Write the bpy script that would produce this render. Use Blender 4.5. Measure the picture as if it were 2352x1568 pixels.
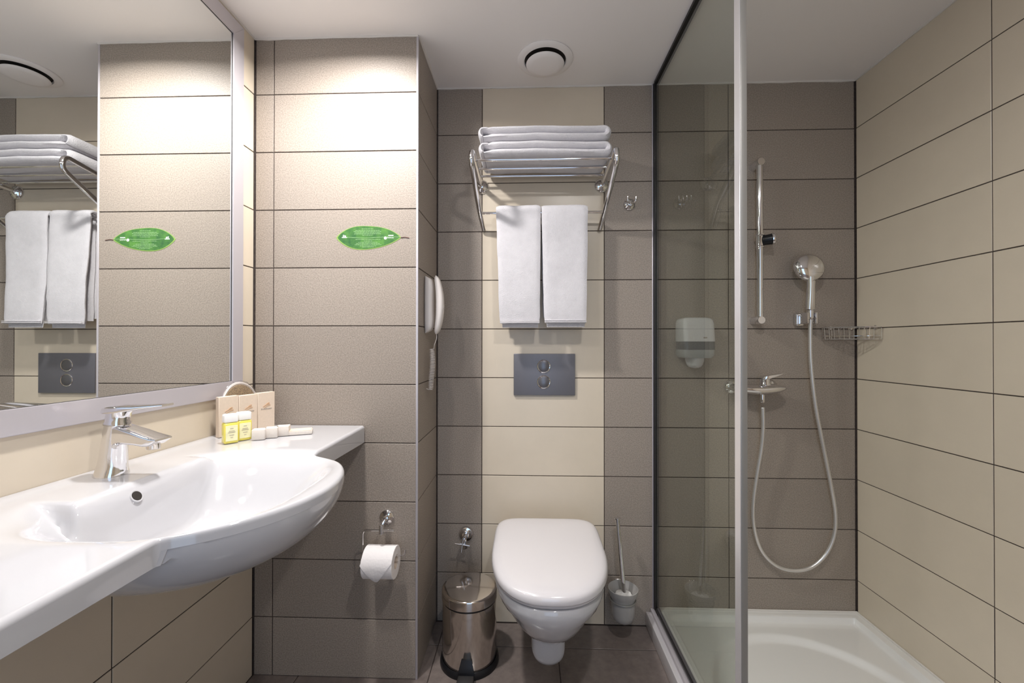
import bpy, bmesh, math, random
from mathutils import Vector, Matrix, noise
random.seed(7)
PI = math.pi
for o in list(bpy.data.objects):
    bpy.data.objects.remove(o)
SC = bpy.context.scene
COL = SC.collection

# ------------------------------------------------------------------ camera
CAM = Vector((-1.3125, -1.7476, 1.1398))
yaw, pitch, roll, FPX = -.03487, .00505, .00069, 979.2
F_ = Vector((math.sin(yaw)*math.cos(pitch), math.cos(yaw)*math.cos(pitch), math.sin(pitch)))
R0 = Vector((math.cos(yaw), -math.sin(yaw), 0))
U0 = R0.cross(F_)
R_ = R0*math.cos(roll) + U0*math.sin(roll)
U_ = U0*math.cos(roll) - R0*math.sin(roll)
cd = bpy.data.cameras.new('camera')
cam = bpy.data.objects.new('camera', cd)
COL.objects.link(cam)
m = Matrix((R_, U_, -F_)).transposed().to_4x4()
m.translation = CAM
cam.matrix_world = m
cd.sensor_width = 36
cd.lens = FPX/2352*36
cd.clip_start = .02
SC.camera = cam

# ------------------------------------------------------------------ world, light, exposure
w = bpy.data.worlds.new('world')
SC.world = w
w.use_nodes = True
w.node_tree.nodes['Background'].inputs[0].default_value = (.75, .85, 1, 1)
w.node_tree.nodes['Background'].inputs[1].default_value = .3
SC.view_settings.view_transform = 'Standard'
SC.view_settings.look = 'None'
SC.view_settings.exposure = 0
SC.view_settings.gamma = 1
SC.view_settings.use_curve_mapping = False
SC.cycles.use_denoising = True
SC.cycles.max_bounces = 14
SC.cycles.diffuse_bounces = 7
SC.cycles.glossy_bounces = 7
SC.cycles.transmission_bounces = 8
SC.cycles.transparent_max_bounces = 16
SC.cycles.sample_clamp_indirect = 0
SC.cycles.blur_glossy = .6

ZC = 2.194                                    # ceiling height
LAMPS = [(-1.88, -.655), (-1.88, -1.30), (-1.02, -1.45)]
LAMP_W = [16.5, 4.5, 10.0]

def area_light(name, loc, size, power, color, rot=(0, 0, 0), shape='DISK', size_y=None, spread=PI):
    d = bpy.data.lights.new(name, 'AREA')
    d.shape = shape; d.size = size
    if size_y: d.size_y = size_y
    d.energy = power; d.color = color; d.spread = spread
    o = bpy.data.objects.new(name, d)
    o.location = loc; o.rotation_euler = rot
    COL.objects.link(o)
    return o
for (lx, ly), lw in zip(LAMPS, LAMP_W):
    area_light('downlight_lamp', (lx, ly, ZC-.012), .09, lw, (1, .975, .955), spread=2.85 if lx < -1.5 else PI)
# daylight falling in through the open doorway behind the camera
area_light('doorway_daylight', (-1.25, -2.62, 1.1), .8, 7.8, (.50, .71, 1), (PI/2, 0, 0), 'RECTANGLE', 1.95)

# ------------------------------------------------------------------ materials
def mat(name, col, rough=.5, metal=0., bump=0., bscale=200., vary=0., coat=0., spec=.5, sss=0., nscale=None, ncol=None, nfac=0.3, sheen=0.):
    m = bpy.data.materials.new(name); m.use_nodes = True
    nt = m.node_tree; n = nt.nodes; l = nt.links
    b = n['Principled BSDF']
    b.inputs['Base Color'].default_value = (*col, 1)
    b.inputs['Roughness'].default_value = rough
    b.inputs['Metallic'].default_value = metal
    b.inputs['Specular IOR Level'].default_value = spec
    b.inputs['Coat Weight'].default_value = coat
    b.inputs['Coat Roughness'].default_value = .04
    b.inputs['Sheen Weight'].default_value = sheen
    tc = n.new('ShaderNodeTexCoord'); oi = n.new('ShaderNodeObjectInfo')
    add = n.new('ShaderNodeVectorMath'); add.operation = 'ADD'
    sc = n.new('ShaderNodeVectorMath'); sc.operation = 'SCALE'; sc.inputs['Scale'].default_value = 37.
    cx = n.new('ShaderNodeCombineXYZ')
    l.new(oi.outputs['Random'], cx.inputs[0]); l.new(oi.outputs['Random'], cx.inputs[1])
    l.new(cx.outputs[0], sc.inputs[0]); l.new(tc.outputs['Object'], add.inputs[0]); l.new(sc.outputs[0], add.inputs[1])
    cur = None
    if nscale:
        nz = n.new('ShaderNodeTexNoise'); nz.inputs['Scale'].default_value = nscale; nz.inputs['Detail'].default_value = 6; nz.inputs['Roughness'].default_value = .65
        l.new(add.outputs[0], nz.inputs['Vector'])
        ramp = n.new('ShaderNodeValToRGB'); ramp.color_ramp.elements[0].position = .36; ramp.color_ramp.elements[1].position = .66
        ramp.color_ramp.elements[0].color = (*[c*(1-nfac) for c in col], 1)
        ramp.color_ramp.elements[1].color = (*(ncol or [min(1, c*(1+nfac)) for c in col]), 1)
        l.new(nz.outputs['Fac'], ramp.inputs[0]); cur = ramp.outputs[0]
    if vary:
        hs = n.new('ShaderNodeHueSaturation'); mr = n.new('ShaderNodeMapRange')
        mr.inputs['To Min'].default_value = 1-vary; mr.inputs['To Max'].default_value = 1+vary
        l.new(oi.outputs['Random'], mr.inputs[0]); l.new(mr.outputs[0], hs.inputs['Value'])
        if cur: l.new(cur, hs.inputs['Color'])
        else: hs.inputs['Color'].default_value = (*col, 1)
        cur = hs.outputs[0]
    if cur: l.new(cur, b.inputs['Base Color'])
    if bump:
        nb = n.new('ShaderNodeTexNoise'); nb.inputs['Scale'].default_value = bscale; nb.inputs['Detail'].default_value = 4
        l.new(add.outputs[0], nb.inputs['Vector'])
        bp = n.new('ShaderNodeBump'); bp.inputs['Strength'].default_value = bump; bp.inputs['Distance'].default_value = .002
        l.new(nb.outputs['Fac'], bp.inputs['Height']); l.new(bp.outputs[0], b.inputs['Normal'])
    return m

M = {}
M['dark'] = mat('dark_stone_tile', (.312, .265, .224), .48, bump=.25, bscale=260, vary=.05, nscale=260, nfac=.26)
M['cream'] = mat('cream_tile', (.66, .575, .46), .3, vary=.02, nscale=6, nfac=.02)
M['grout'] = mat('dark_grout', (.055, .040, .034), .9, nscale=90, nfac=.3)
M['floor'] = mat('floor_tile', (.20, .165, .15), .22, bump=.15, bscale=120, vary=.05, nscale=30, nfac=.12)
M['paint'] = mat('ceiling_paint', (.88, .84, .82), .85, bump=.05, bscale=60)
M['caulk'] = mat('white_caulk', (.72, .68, .64), .5)
M['ceramic'] = mat('white_ceramic', (.52, .515, .535), .08, coat=.4)
M['plastic'] = mat('white_plastic', (.66, .635, .65), .18, coat=.3)
M['ivory'] = mat('ivory_plastic', (.74, .69, .66), .3)
M['chrome'] = mat('chrome', (.80, .79, .80), .06, 1)
M['steel'] = mat('polished_steel', (.70, .655, .61), .10, 1)
M['alu'] = mat('satin_aluminium', (.56, .53, .56), .38, .35, spec=.6)
M['alu_bright'] = mat('bright_aluminium', (.86, .84, .86), .3, .5)
M['alu_grey'] = mat('grey_aluminium', (.30, .29, .272), .42, .3)
M['black'] = mat('black_rubber', (.012, .010, .010), .5)
M['blackp'] = mat('black_plastic', (.010, .010, .012), .32, spec=.3)
M['terry'] = mat('white_terry', (.67, .65, .675), .95, bump=.9, bscale=420, nscale=40, nfac=.03, sheen=.3)
M['hem'] = mat('woven_hem', (.70, .68, .70), .8, bump=.4, bscale=700)
M['paper'] = mat('tissue_paper', (.84, .80, .79), .95, bump=.3, bscale=150)
M['card'] = mat('cream_card', (.70, .58, .47), .6, nscale=150, nfac=.03)
M['cardw'] = mat('pale_card', (.72, .66, .60), .6, nscale=150, nfac=.03)
M['tan'] = mat('orange_print', (.55, .30, .14), .6)
M['greyp'] = mat('grey_print', (.36, .31, .27), .6)
M['yellow'] = mat('yellow_gel', (.80, .70, .12), .15, coat=.4)
M['label'] = mat('pale_yellow_label', (.86, .83, .52), .5, nscale=60, nfac=.05)
M['frost'] = mat('frosted_cap', (.86, .85, .83), .35)
M['loofah'] = mat('loofah_fibre', (.46, .33, .18), .9, bump=1, bscale=500, nscale=330, nfac=.55)
M['piping'] = mat('white_piping', (.85, .80, .74), .8)
M['plate'] = mat('grey_flush_plate', (.17, .168, .19), .42, .4)
M['btn'] = mat('grey_flush_button', (.16, .158, .172), .3, .6)
M['leafg'] = mat('leaf_green', (.035, .150, .045), .4, nscale=28, ncol=(.085, .235, .04), nfac=.35)
M['leafy'] = mat('leaf_edge_yellow_green', (.24, .37, .09), .4)
M['leafw'] = mat('pale_print', (.28, .47, .22), .5)
M['white'] = mat('white_print', (.85, .9, .88), .5)
M['stem'] = mat('brown_stem', (.12, .05, .035), .5)
M['window'] = mat('smoky_window', (.10, .105, .12), .12, coat=.5)
M['window2'] = mat('pale_smoky_plastic', (.40, .41, .42), .15, coat=.4)
M['hose'] = mat('metal_hose', (.72, .70, .68), .3, .75, bump=0)
M['tray'] = mat('white_acrylic', (.80, .78, .76), .16, coat=.4)
M['frosted_glass'] = mat('frosted_glass', (.40, .385, .37), .35)
M['wood'] = mat('door_laminate', (.35, .26, .2), .5, nscale=20, nfac=.1)
M['dark_hole'] = mat('dark_hollow', (.02, .015, .012), .7)
M['lamp'] = bpy.data.materials.new('lit_lens'); M['lamp'].use_nodes = True
_b = M['lamp'].node_tree.nodes['Principled BSDF']
_b.inputs['Emission Color'].default_value = (1, .93, .86, 1); _b.inputs['Emission Strength'].default_value = 8
# mirror
def glossy_mat(name, col):
    m = bpy.data.materials.new(name); m.use_nodes = True
    b = m.node_tree.nodes['Principled BSDF']
    b.inputs['Metallic'].default_value = 1; b.inputs['Roughness'].default_value = 0
    b.inputs['Base Color'].default_value = (*col, 1)
    return m
M['mirror'] = glossy_mat('mirror_silver', (.90, .915, .90))
def glass_mat(name, tint, f0=.035, rough=0.):
    m = bpy.data.materials.new(name); m.use_nodes = True
    nt = m.node_tree; n = nt.nodes; l = nt.links
    n.remove(n['Principled BSDF'])
    out = n['Material Output']
    tr = n.new('ShaderNodeBsdfTransparent'); tr.inputs[0].default_value = (*tint, 1)
    gl = n.new('ShaderNodeBsdfGlossy'); gl.inputs['Roughness'].default_value = rough
    lw = n.new('ShaderNodeLayerWeight'); lw.inputs['Blend'].default_value = .5
    p = n.new('ShaderNodeMath'); p.operation = 'POWER'; p.inputs[1].default_value = 5
    mr = n.new('ShaderNodeMapRange'); mr.inputs['To Min'].default_value = f0
    mx = n.new('ShaderNodeMixShader')
    l.new(lw.outputs['Facing'], p.inputs[0]); l.new(p.outputs[0], mr.inputs[0]); l.new(mr.outputs[0], mx.inputs[0])
    l.new(tr.outputs[0], mx.inputs[1]); l.new(gl.outputs[0], mx.inputs[2]); l.new(mx.outputs[0], out.inputs[0])
    return m
M['glass'] = glass_mat('tinted_glass', (.86, .885, .86))
M['film'] = glass_mat('clear_film', (.93, .92, .93), .20, .22)
M['cup'] = glass_mat('satin_cup_glass', (.80, .79, .77), .12, .3)

# ------------------------------------------------------------------ mesh helpers
ORG = {}
def finish(bm, name, m, smooth=40):
    bmesh.ops.remove_doubles(bm, verts=bm.verts, dist=1e-6)
    bmesh.ops.recalc_face_normals(bm, faces=bm.faces)
    me = bpy.data.meshes.new(name)
    bm.to_mesh(me); bm.free()
    if smooth:
        me.shade_smooth(); me.set_sharp_from_angle(angle=math.radians(smooth))
    me.materials.append(M[m] if isinstance(m, str) else m)
    return me
def thing(name, label, cat, loc, group=None):
    o = bpy.data.objects.new(name, None)
    o.empty_display_size = .05
    o.location = loc; COL.objects.link(o)
    o['label'] = label; o['category'] = cat
    if group: o['group'] = group
    ORG[o.name] = Vector(loc)
    return o
def part(name, bm, m, parent, label=None, smooth=40, kind=None):
    org = ORG[parent.name]
    bmesh.ops.translate(bm, verts=bm.verts, vec=-org)
    o = bpy.data.objects.new(name, finish(bm, name, m, smooth))
    COL.objects.link(o); o.parent = parent
    ORG[o.name] = org
    if label: o['label'] = label
    if kind: o['kind'] = kind
    return o
def solo(name, bm, m, label, cat, loc, group=None, smooth=40):
    bmesh.ops.translate(bm, verts=bm.verts, vec=-Vector(loc))
    o = bpy.data.objects.new(name, finish(bm, name, m, smooth))
    o.location = loc; COL.objects.link(o)
    o['label'] = label; o['category'] = cat
    if group: o['group'] = group
    ORG[o.name] = Vector(loc)
    return o
def B(): return bmesh.new()
def ring_faces(bm, rings, closed=True, cap=True):
    vs = [[bm.verts.new(p) for p in r] for r in rings]
    for a, b in zip(vs[:-1], vs[1:]):
        n = len(a)
        for i in range(n if closed else n-1):
            j = (i+1) % n
            bm.faces.new((a[i], a[j], b[j], b[i]))
    if cap and closed:
        bm.faces.new(vs[0][::-1]); bm.faces.new(vs[-1])
    return vs
def box(bm, x0, x1, y0, y1, z0, z1, bev=0., seg=2, mtx=None):
    b2 = bmesh.new()
    bmesh.ops.create_cube(b2, size=1)
    for v in b2.verts:
        v.co = Vector(((x0+x1)/2+v.co.x*abs(x1-x0), (y0+y1)/2+v.co.y*abs(y1-y0), (z0+z1)/2+v.co.z*abs(z1-z0)))
    if bev: bmesh.ops.bevel(b2, geom=b2.edges[:], offset=bev, segments=seg, affect='EDGES', profile=.5)
    if mtx is not None: bmesh.ops.transform(b2, matrix=mtx, verts=b2.verts)
    me = bpy.data.meshes.new('t'); b2.to_mesh(me); b2.free(); bm.from_mesh(me); bpy.data.meshes.remove(me)
    return bm
def frames(path):
    ts = []
    for i in range(len(path)):
        a = path[max(0, i-1)]; b = path[min(len(path)-1, i+1)]
        ts.append((b-a).normalized())
    up = Vector((0, 0, 1))
    if abs(ts[0].dot(up)) > .9: up = Vector((1, 0, 0))
    n = (up-ts[0]*up.dot(ts[0])).normalized()
    out = []
    for t in ts:
        n = (n-t*n.dot(t)).normalized()
        out.append((t, n, t.cross(n)))
    return out
def tube(bm, path, r, seg=12, radii=None):
    path = [Vector(p) for p in path]
    rings = []
    for i, (p, (t, n, b)) in enumerate(zip(path, frames(path))):
        rr = radii[i] if radii else r
        rings.append([p+(n*math.cos(2*PI*k/seg)+b*math.sin(2*PI*k/seg))*rr for k in range(seg)])
    ring_faces(bm, rings)
    return bm
def spline(pts, n=8):
    pts = [Vector(p) for p in pts]; out = []
    P = [pts[0]*2-pts[1]]+pts+[pts[-1]*2-pts[-2]]
    for i in range(1, len(P)-2):
        for k in range(n):
            t = k/n
            a, b, c, d = P[i-1], P[i], P[i+1], P[i+2]
            out.append(.5*((2*b)+(c-a)*t+(2*a-5*b+4*c-d)*t*t+(3*b-a-3*c+d)*t**3))
    out.append(pts[-1]); return out
def fillet(pts, r, n=6):
    pts = [Vector(p) for p in pts]; out = [pts[0]]
    for i in range(1, len(pts)-1):
        a, b, c = pts[i-1], pts[i], pts[i+1]
        d1 = (a-b).normalized(); d2 = (c-b).normalized()
        rr = min(r, (a-b).length*.49, (c-b).length*.49)
        for k in range(n+1):
            t = k/n
            out.append((b+d1*rr)*(1-t)**2+b*2*t*(1-t)+(b+d2*rr)*t*t)
    out.append(pts[-1]); return out
def lathe(bm, prof, c, axis=(0, 0, 1), seg=32, cap=True):
    """prof: list of (radius, height along axis)"""
    ax = Vector(axis).normalized()
    u = ax.orthogonal().normalized(); v = ax.cross(u); c = Vector(c)
    rings = [[c+ax*h+(u*math.cos(2*PI*k/seg)+v*math.sin(2*PI*k/seg))*max(r, 1e-4) for k in range(seg)] for r, h in prof]
    ring_faces(bm, rings, cap=cap)
    return bm
def rrect(cx, cy, w, h, r, n=4):
    r = min(r, w/2-1e-5, h/2-1e-5); out = []
    for qx, qy, a0 in ((1, 1, 0), (-1, 1, PI/2), (-1, -1, PI), (1, -1, 3*PI/2)):
        for k in range(n+1):
            a = a0+PI/2*k/n
            out.append((cx+qx*(w/2-r)+r*math.cos(a), cy+qy*(h/2-r)+r*math.sin(a)))
    return out
def P(u, v, ax, val):
    """where the camera ray through a pixel of the 2352 x 1568 frame meets a plane: used to take real sizes off the photograph"""
    d = R_*(u-1176)/FPX-U_*(v-784)/FPX+F_
    i = 'xyz'.index(ax)
    return CAM+d*((val-CAM[i])/d[i])

# ------------------------------------------------------------------ tiled room shell
XL, YP, XP, YF = -2.255, -.3067, -1.6845, -2.50
PW = .4995
TM = {}
def tile_mesh(w, h, m):
    k = (round(w, 3), round(h, 3), m)
    if k not in TM:
        bm = bmesh.new(); c = .0008; t = .006
        r = [[(-w/2, -h/2, -t), (w/2, -h/2, -t), (w/2, h/2, -t), (-w/2, h/2, -t)],
             [(-w/2, -h/2, -c), (w/2, -h/2, -c), (w/2, h/2, -c), (-w/2, h/2, -c)],
             [(-w/2+c, -h/2+c, 0), (w/2-c, -h/2+c, 0), (w/2-c, h/2-c, 0), (-w/2+c, h/2-c, 0)]]
        ring_faces(bm, [[Vector(p) for p in q] for q in r])
        TM[k] = finish(bm, 'tile', m, 0)
    return TM[k]
def structure(name, bm, m, loc=(0, 0, 0), smooth=0):
    bmesh.ops.translate(bm, verts=bm.verts, vec=-Vector(loc))
    o = bpy.data.objects.new(name, finish(bm, name, m, smooth))
    o.location = loc; COL.objects.link(o); o['kind'] = 'structure'
    ORG[o.name] = Vector(loc)
    return o
G = .0032
def tiles(parent, org, ud, vd, us, vs, mf, skip=None):
    """org: corner of the tiled plane, ud/vd in-plane directions, us/vs joint positions; the tile faces lie in the plane"""
    ud, vd = Vector(ud), Vector(vd); nd = ud.cross(vd)
    rot = Matrix((ud, vd, nd)).transposed().to_4x4()
    for i in range(len(us)-1):
        for j in range(len(vs)-1):
            w = us[i+1]-us[i]-G; h = vs[j+1]-vs[j]-G
            cu = (us[i+1]+us[i])/2; cv = (vs[j+1]+vs[j])/2
            if skip and skip(cu, cv): continue
            o = bpy.data.objects.new('tile', tile_mesh(w, h, mf(i, j)))
            jt = random.uniform(-.0004, .0004)
            mt = rot.copy(); mt.translation = Vector(org)+ud*cu+vd*cv+nd*jt
            o.matrix_world = Matrix.Translation(-ORG[parent.name]) @ mt
            o.parent = parent; COL.objects.link(o)
ZR = [.2*k for k in range(11)]+[ZC-.002]
# back wall: tile plane Y=0, grout 2 mm behind
wb = structure('wall_back', box(B(), XP-.01, .12, .0022, .12, -.1, ZC+.1), 'grout', (-.85, 0, 0))
tiles(wb, (XP+.003, 0, 0), (1, 0, 0), (0, 0, 1), [0, -1.497-XP-.003, -.9975-XP-.003, -.4995-XP-.003, -.0035-XP-.003], ZR,
      lambda i, j: 'cream' if i == 1 else 'dark')
# right wall
wr = structure('wall_right', box(B(), .0022, .12, YF-.1, .12, -.1, ZC+.1), 'grout', (0, -1.2, 0))
tiles(wr, (0, -.003, 0), (0, -1, 0), (0, 0, 1), [0, PW-.003, 2*PW-.003, 3*PW-.003, 4*PW-.003, -YF-.003], ZR, lambda i, j: 'cream')
# left wall
wl = structure('wall_left', box(B(), XL-.12, XL-.0022, YF-.1, YP+.05, -.1, ZC+.1), 'grout', (XL, -1.2, 0))
tiles(wl, (XL, YF, 0), (0, 1, 0), (0, 0, 1), [0]+[YP-k*PW-YF for k in (4, 3, 2, 1)]+[YP-.003-YF], ZR, lambda i, j: 'cream')
# pillar: front face and side face
wp = structure('wall_pillar', box(B(), XL-.12, XP-.0022, YP+.0022, .12, -.1, ZC+.1), 'grout', (-2, YP, 0))
tiles(wp, (XL+.003, YP, 0), (1, 0, 0), (0, 0, 1), [0, -2.187-XL-.003, XP-.004-XL-.003], ZR, lambda i, j: 'dark')
tiles(wp, (XP, YP+.006, 0), (0, 1, 0), (0, 0, 1), [0, -.003-YP-.006], ZR, lambda i, j: 'dark')
bm = B(); box(bm, XP-.006, XP+.0012, YP-.0012, YP+.007, 0, ZC, .001)
structure('trim_1', bm, 'alu', (XP, YP, 0), 40)
# front wall behind the camera, with an open doorway
wf = structure('wall_front', box(box(box(B(), XL-.1, -1.67, YF-.12, YF-.002, -.1, ZC+.1), -.83, .12, YF-.12, YF-.002, -.1, ZC+.1), -1.67, -.83, YF-.12, YF-.002, 2.05, ZC+.1), 'grout', (-1.2, YF, 0))
tiles(wf, (-.003, YF, 0), (-1, 0, 0), (0, 0, 1), [0, .33, .83], ZR, lambda i, j: 'cream')
tiles(wf, (-1.67, YF, 0), (-1, 0, 0), (0, 0, 1), [0, .5, .58], ZR, lambda i, j: 'cream')
bm = B(); box(bm, -1.70, -1.655, YF-.125, YF+.01, 0, 2.08, .003); box(bm, -.845, -.80, YF-.125, YF+.01, 0, 2.08, .003); box(bm, -1.70, -.80, YF-.125, YF+.01, 2.035, 2.08, .003)
structure('door_1', bm, 'wood', (-1.25, YF, 0), 40)
# ceiling and floor
structure('ceiling', box(B(), XL-.12, .12, YF-.12, .12, ZC, ZC+.1), 'paint', (-1.2, -1.2, ZC))
fl = structure('floor', box(B(), XL-.12, .12, YF-.6, .12, -.1, -.0018), 'grout', (-1.2, -1.2, 0))
FP = .4495
fx = [XL, -2.0965, -1.647, -1.1975, -.748, -.2985, 0]
fy = [-.003, -.139, -.139-FP, -.139-2*FP, -.139-3*FP, -.139-4*FP, YF]
tiles(fl, (0, 0, 0), (1, 0, 0), (0, 1, 0), fx, fy[::-1], lambda i, j: 'floor')
# wavy bead of filler where the tiles meet the ceiling
def bead(p0, p1, name):
    p0, p1 = Vector(p0), Vector(p1); n = 60; bm = B()
    pts = []; rad = []
    for k in range(n+1):
        q = p0.lerp(p1, k/n); pts.append(q); rad.append(.0028+.0055*abs(noise.noise(q*9))+.002*abs(noise.noise(q*31)))
    tube(bm, pts, 1, 8, rad)
    structure(name, bm, 'caulk', tuple(p0), 60)
bead((XP, -.001, ZC-.001), (0, -.001, ZC-.001), 'trim_2')
bead((XL, YP-.001, ZC-.001), (XP, YP-.001, ZC-.001), 'trim_3')
bead((XP+.001, YP, ZC-.001), (XP+.001, 0, ZC-.001), 'trim_4')
bead((-.001, 0, ZC-.001), (-.001, -1.3, ZC-.001), 'trim_5')
bead((XL+.001, YP, ZC-.001), (XL+.001, -1.3, ZC-.001), 'trim_6')

# ------------------------------------------------------------------ downlights
for k, (lx, ly) in enumerate(LAMPS):
    t = thing('ceiling_downlight', ['round recessed downlight in the ceiling close to the grey tiled pillar', 'round recessed downlight in the ceiling above the near end of the basin',
              'round recessed downlight in the ceiling near the doorway'][k], 'lamp', (lx, ly, ZC), 'recessed ceiling downlights')
    bm = B(); lathe(bm, [(.036, 0), (.036, -.006), (.040, -.008), (.048, -.006), (.050, 0)], (lx, ly, ZC)); part('trim_ring', bm, 'alu_bright', t)
    bm = B(); lathe(bm, [(.036, -.001), (.036, -.003), (.001, -.004)], (lx, ly, ZC)); part('lens', bm, 'lamp', t)

# ------------------------------------------------------------------ mirror on the left wall
XM = -2.2508
t = thing('wall_mirror', 'large mirror in a flat pale grey metal frame on the left wall above the basin', 'mirror', (XM, -1.0, .97))
MY0, MY1, MZ0, MZ1, MW = -.3765, -1.75, .971, 2.178, .0495
part('mirror_pane', box(B(), XM-.003, XM, MY1+.02, MY0-.02, MZ0+.02, MZ1-.02), 'mirror', t, smooth=0)
def mitre(bm, pts):      # pts: 4 (y,z) corners, flat bar standing 6 mm proud of the glass
    a = [Vector((XM-.003, y, z)) for y, z in pts]; b = [Vector((XM+.0055, y, z)) for y, z in pts]
    ring_faces(bm, [a, b]); bmesh.ops.bevel(bm, geom=[e for e in bm.edges if all(v.co.x > XM for v in e.verts)], offset=.0012, segments=2, affect='EDGES')
    return bm
o4 = [(MY0, MZ0), (MY0, MZ1), (MY1, MZ1), (MY1, MZ0)]
i4 = [(MY0-MW, MZ0+MW), (MY0-MW, MZ1-MW), (MY1+MW, MZ1-MW), (MY1+MW, MZ0+MW)]
for k in range(4):
    j = (k+1) % 4
    part('frame_rail', mitre(B(), [o4[k], o4[j], i4[j], i4[k]]), 'alu', t)
bm = B()
for k in range(4):
    j = (k+1) % 4
    a = Vector((XM+.0005, *i4[k])); b = Vector((XM+.0005, *i4[j])); tube(bm, [a, b], .0011, 6)
part('inner_seal', bm, 'black', t)

# ------------------------------------------------------------------ washbasin
ZB = .860
xc, ax_, yc, by = -1.96, .262, -.912, .262
def fline(y): return -1.8665-.026*(y+.3)
def front(y):
    q = (y-yc)/by; l = fline(y)
    xe = xc+ax_*math.sqrt(max(0, 1-q*q)); k = .022
    if xe < l-.1: return l
    h = max(0, min(1, .5+.5*(xe-l)/k)) if k else 0
    return l*(1-h)+xe*h+k*h*(1-h)
def sstep(t):
    t = max(0, min(1, t)); return t*t*t*(t*(6*t-15)+10)
def top_z(x, y, d):
    # bowl
    u = (x+1.955)/.228; v = (y+.905)/.272
    if x < -1.955: u = (x+1.955)/.245
    n = 2.6
    r = (abs(u)**n+abs(v)**n)**(1/n)
    t1 = (1-r)/.62
    dx = (x+2.108)/.062; dy = (abs(y+.872)-.150)/.05
    t2 = max(dx, dy) if max(dx, dy) < 1.2 else 9
    if dx > 0 and dy > 0: t2 = max(dx, dy)
    k = .16
    h = max(0, min(1, .5+.5*(t2-t1)/k)); tt = t2*(1-h)+t1*h-k*h*(1-h)
    z = ZB-.125*sstep(tt*.86+.06)
    z += .004*math.exp(-((x+2.25)/.02)**2)
    rr = .009
    if d < rr: z -= rr-math.sqrt(max(0, rr*rr-(rr-d)**2))
    return z
def bot_z(x, y):
    z = .803+.0195*(-.31-y) if x <= fline(y)+.004 else .84
    a = ax_ if x > xc else .27
    q = ((x-xc)/a)**2+((y-yc)/(by*1.0))**2
    if q < 1: z = min(z, ZB-.012-.150*(1-q)**.5)
    return z
def basin_bm():
    bm = B(); ny, nx = 230, 96
    Y0, Y1 = YP-.004, -1.515
    top, bot = [], []
    for j in range(ny+1):
        y = Y0+(Y1-Y0)*j/ny; xf = front(y); rt, rb = [], []
        for i in range(nx+1):
            s = i/nx; t = 1-(1-s)**1.7
            x = XL+.0012+(xf-XL-.0012)*t
            de = min(xf-x, y-Y1+.0)
            rt.append(Vector((x, y, top_z(x, y, de)))); rb.append(Vector((x, y, bot_z(x, y))))
        top.append(rt); bot.append(rb)
    T = [[bm.verts.new(p) for p in r] for r in top]; Bo = [[bm.verts.new(p) for p in r] for r in bot]
    for j in range(ny):
        for i in range(nx):
            bm.faces.new((T[j][i], T[j][i+1], T[j+1][i+1], T[j+1][i]))
            bm.faces.new((Bo[j][i], Bo[j+1][i], Bo[j+1][i+1], Bo[j][i+1]))
        bm.faces.new((T[j][nx], Bo[j][nx], Bo[j+1][nx], T[j+1][nx]))
        bm.faces.new((T[j][0], T[j+1][0], Bo[j+1][0], Bo[j][0]))
    for i in range(nx):
        bm.faces.new((T[0][i], Bo[0][i], Bo[0][i+1], T[0][i+1]))
        bm.faces.new((T[ny][i], T[ny][i+1], Bo[ny][i+1], Bo[ny][i]))
    return bm
t = thing('washbasin', 'wide white ceramic washbasin with a bulging bowl, fixed between the left wall and the pillar', 'basin', (-2.0, -.9, .7))
bas = part('basin_body', basin_bm(), 'ceramic', t, smooth=50)
def ray_hit_top(u, v):
    d = R_*(u-1176)/FPX-U_*(v-784)/FPX+F_
    q = .3
    while q < 3:
        p = CAM+d*q
        if XL < p.x < front(p.y) and p.z < top_z(p.x, p.y, 1): return p
        q += .0005
p = ray_hit_top(313, 1139)
nx_ = Vector((1, 0, .62)).normalized()
if p is None: p = Vector((-2.08, -.87, .82))
bm = B(); lathe(bm, [(.0001, .0012), (.0095, .0012), (.0105, .0018), (.0125, .0016), (.0135, 0), (.0135, -.004)], p, nx_, 24, False); part('overflow_ring', bm, 'ceramic', t)
bm = B(); lathe(bm, [(.0095, -.002), (.0095, .0022), (.0001, .0024)], p, nx_, 24); part('overflow_hole', bm, 'dark_hole', t)
bm = B(); zd = top_z(-1.96, -.9, 1); lathe(bm, [(.034, -.002), (.034, .002), (.030, .004), (.020, .003), (.001, .006)], (-1.96, -.9, zd)); part('drain', bm, 'chrome', t)

# ------------------------------------------------------------------ basin mixer
FXc, FYc = -2.196, -.868
t = thing('basin_faucet', 'chrome single-lever mixer tap standing on the ledge of the basin', 'tap', (FXc, FYc, ZB))
def xsec(z, x0, x1, wy, r, y=FYc, n=5): return [Vector((a, b, z)) for a, b in rrect((x0+x1)/2, y, x1-x0, wy, r, n)]
bm = B()
ring_faces(bm, [xsec(ZB+dz, FXc+a, FXc+b, wy, r) for dz, a, b, wy, r in (
    (-.002, -.031, .029, .058, .028), (.003, -.031, .029, .058, .028), (.010, -.028, .028, .052, .025), (.022, -.025, .027, .046, .022), (.045, -.020, .027, .044, .021),
    (.075, -.015, .028, .043, .020), (.098, -.011, .030, .042, .019), (.107, -.009, .031, .042, .019))])
part('body', bm, 'chrome', t, smooth=35)
bm = B()
def ysec(x, z0, z1, wy, r): return [Vector((x, a, b)) for a, b in rrect(FYc, (z0+z1)/2, wy, z1-z0, r, 4)]
ring_faces(bm, [ysec(FXc+dx, ZB+a, ZB+b, wy, .006) for dx, a, b, wy in ((.005, .062, .107, .036), (.028, .066, .106, .040), (.040, .069, .102, .042), (.064, .067, .095, .044), (.084, .064, .088, .045), (.100, .0655, .0835, .045), (.113, .0755, .0795, .043))])
part('spout', bm, 'chrome', t, smooth=35)
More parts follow.
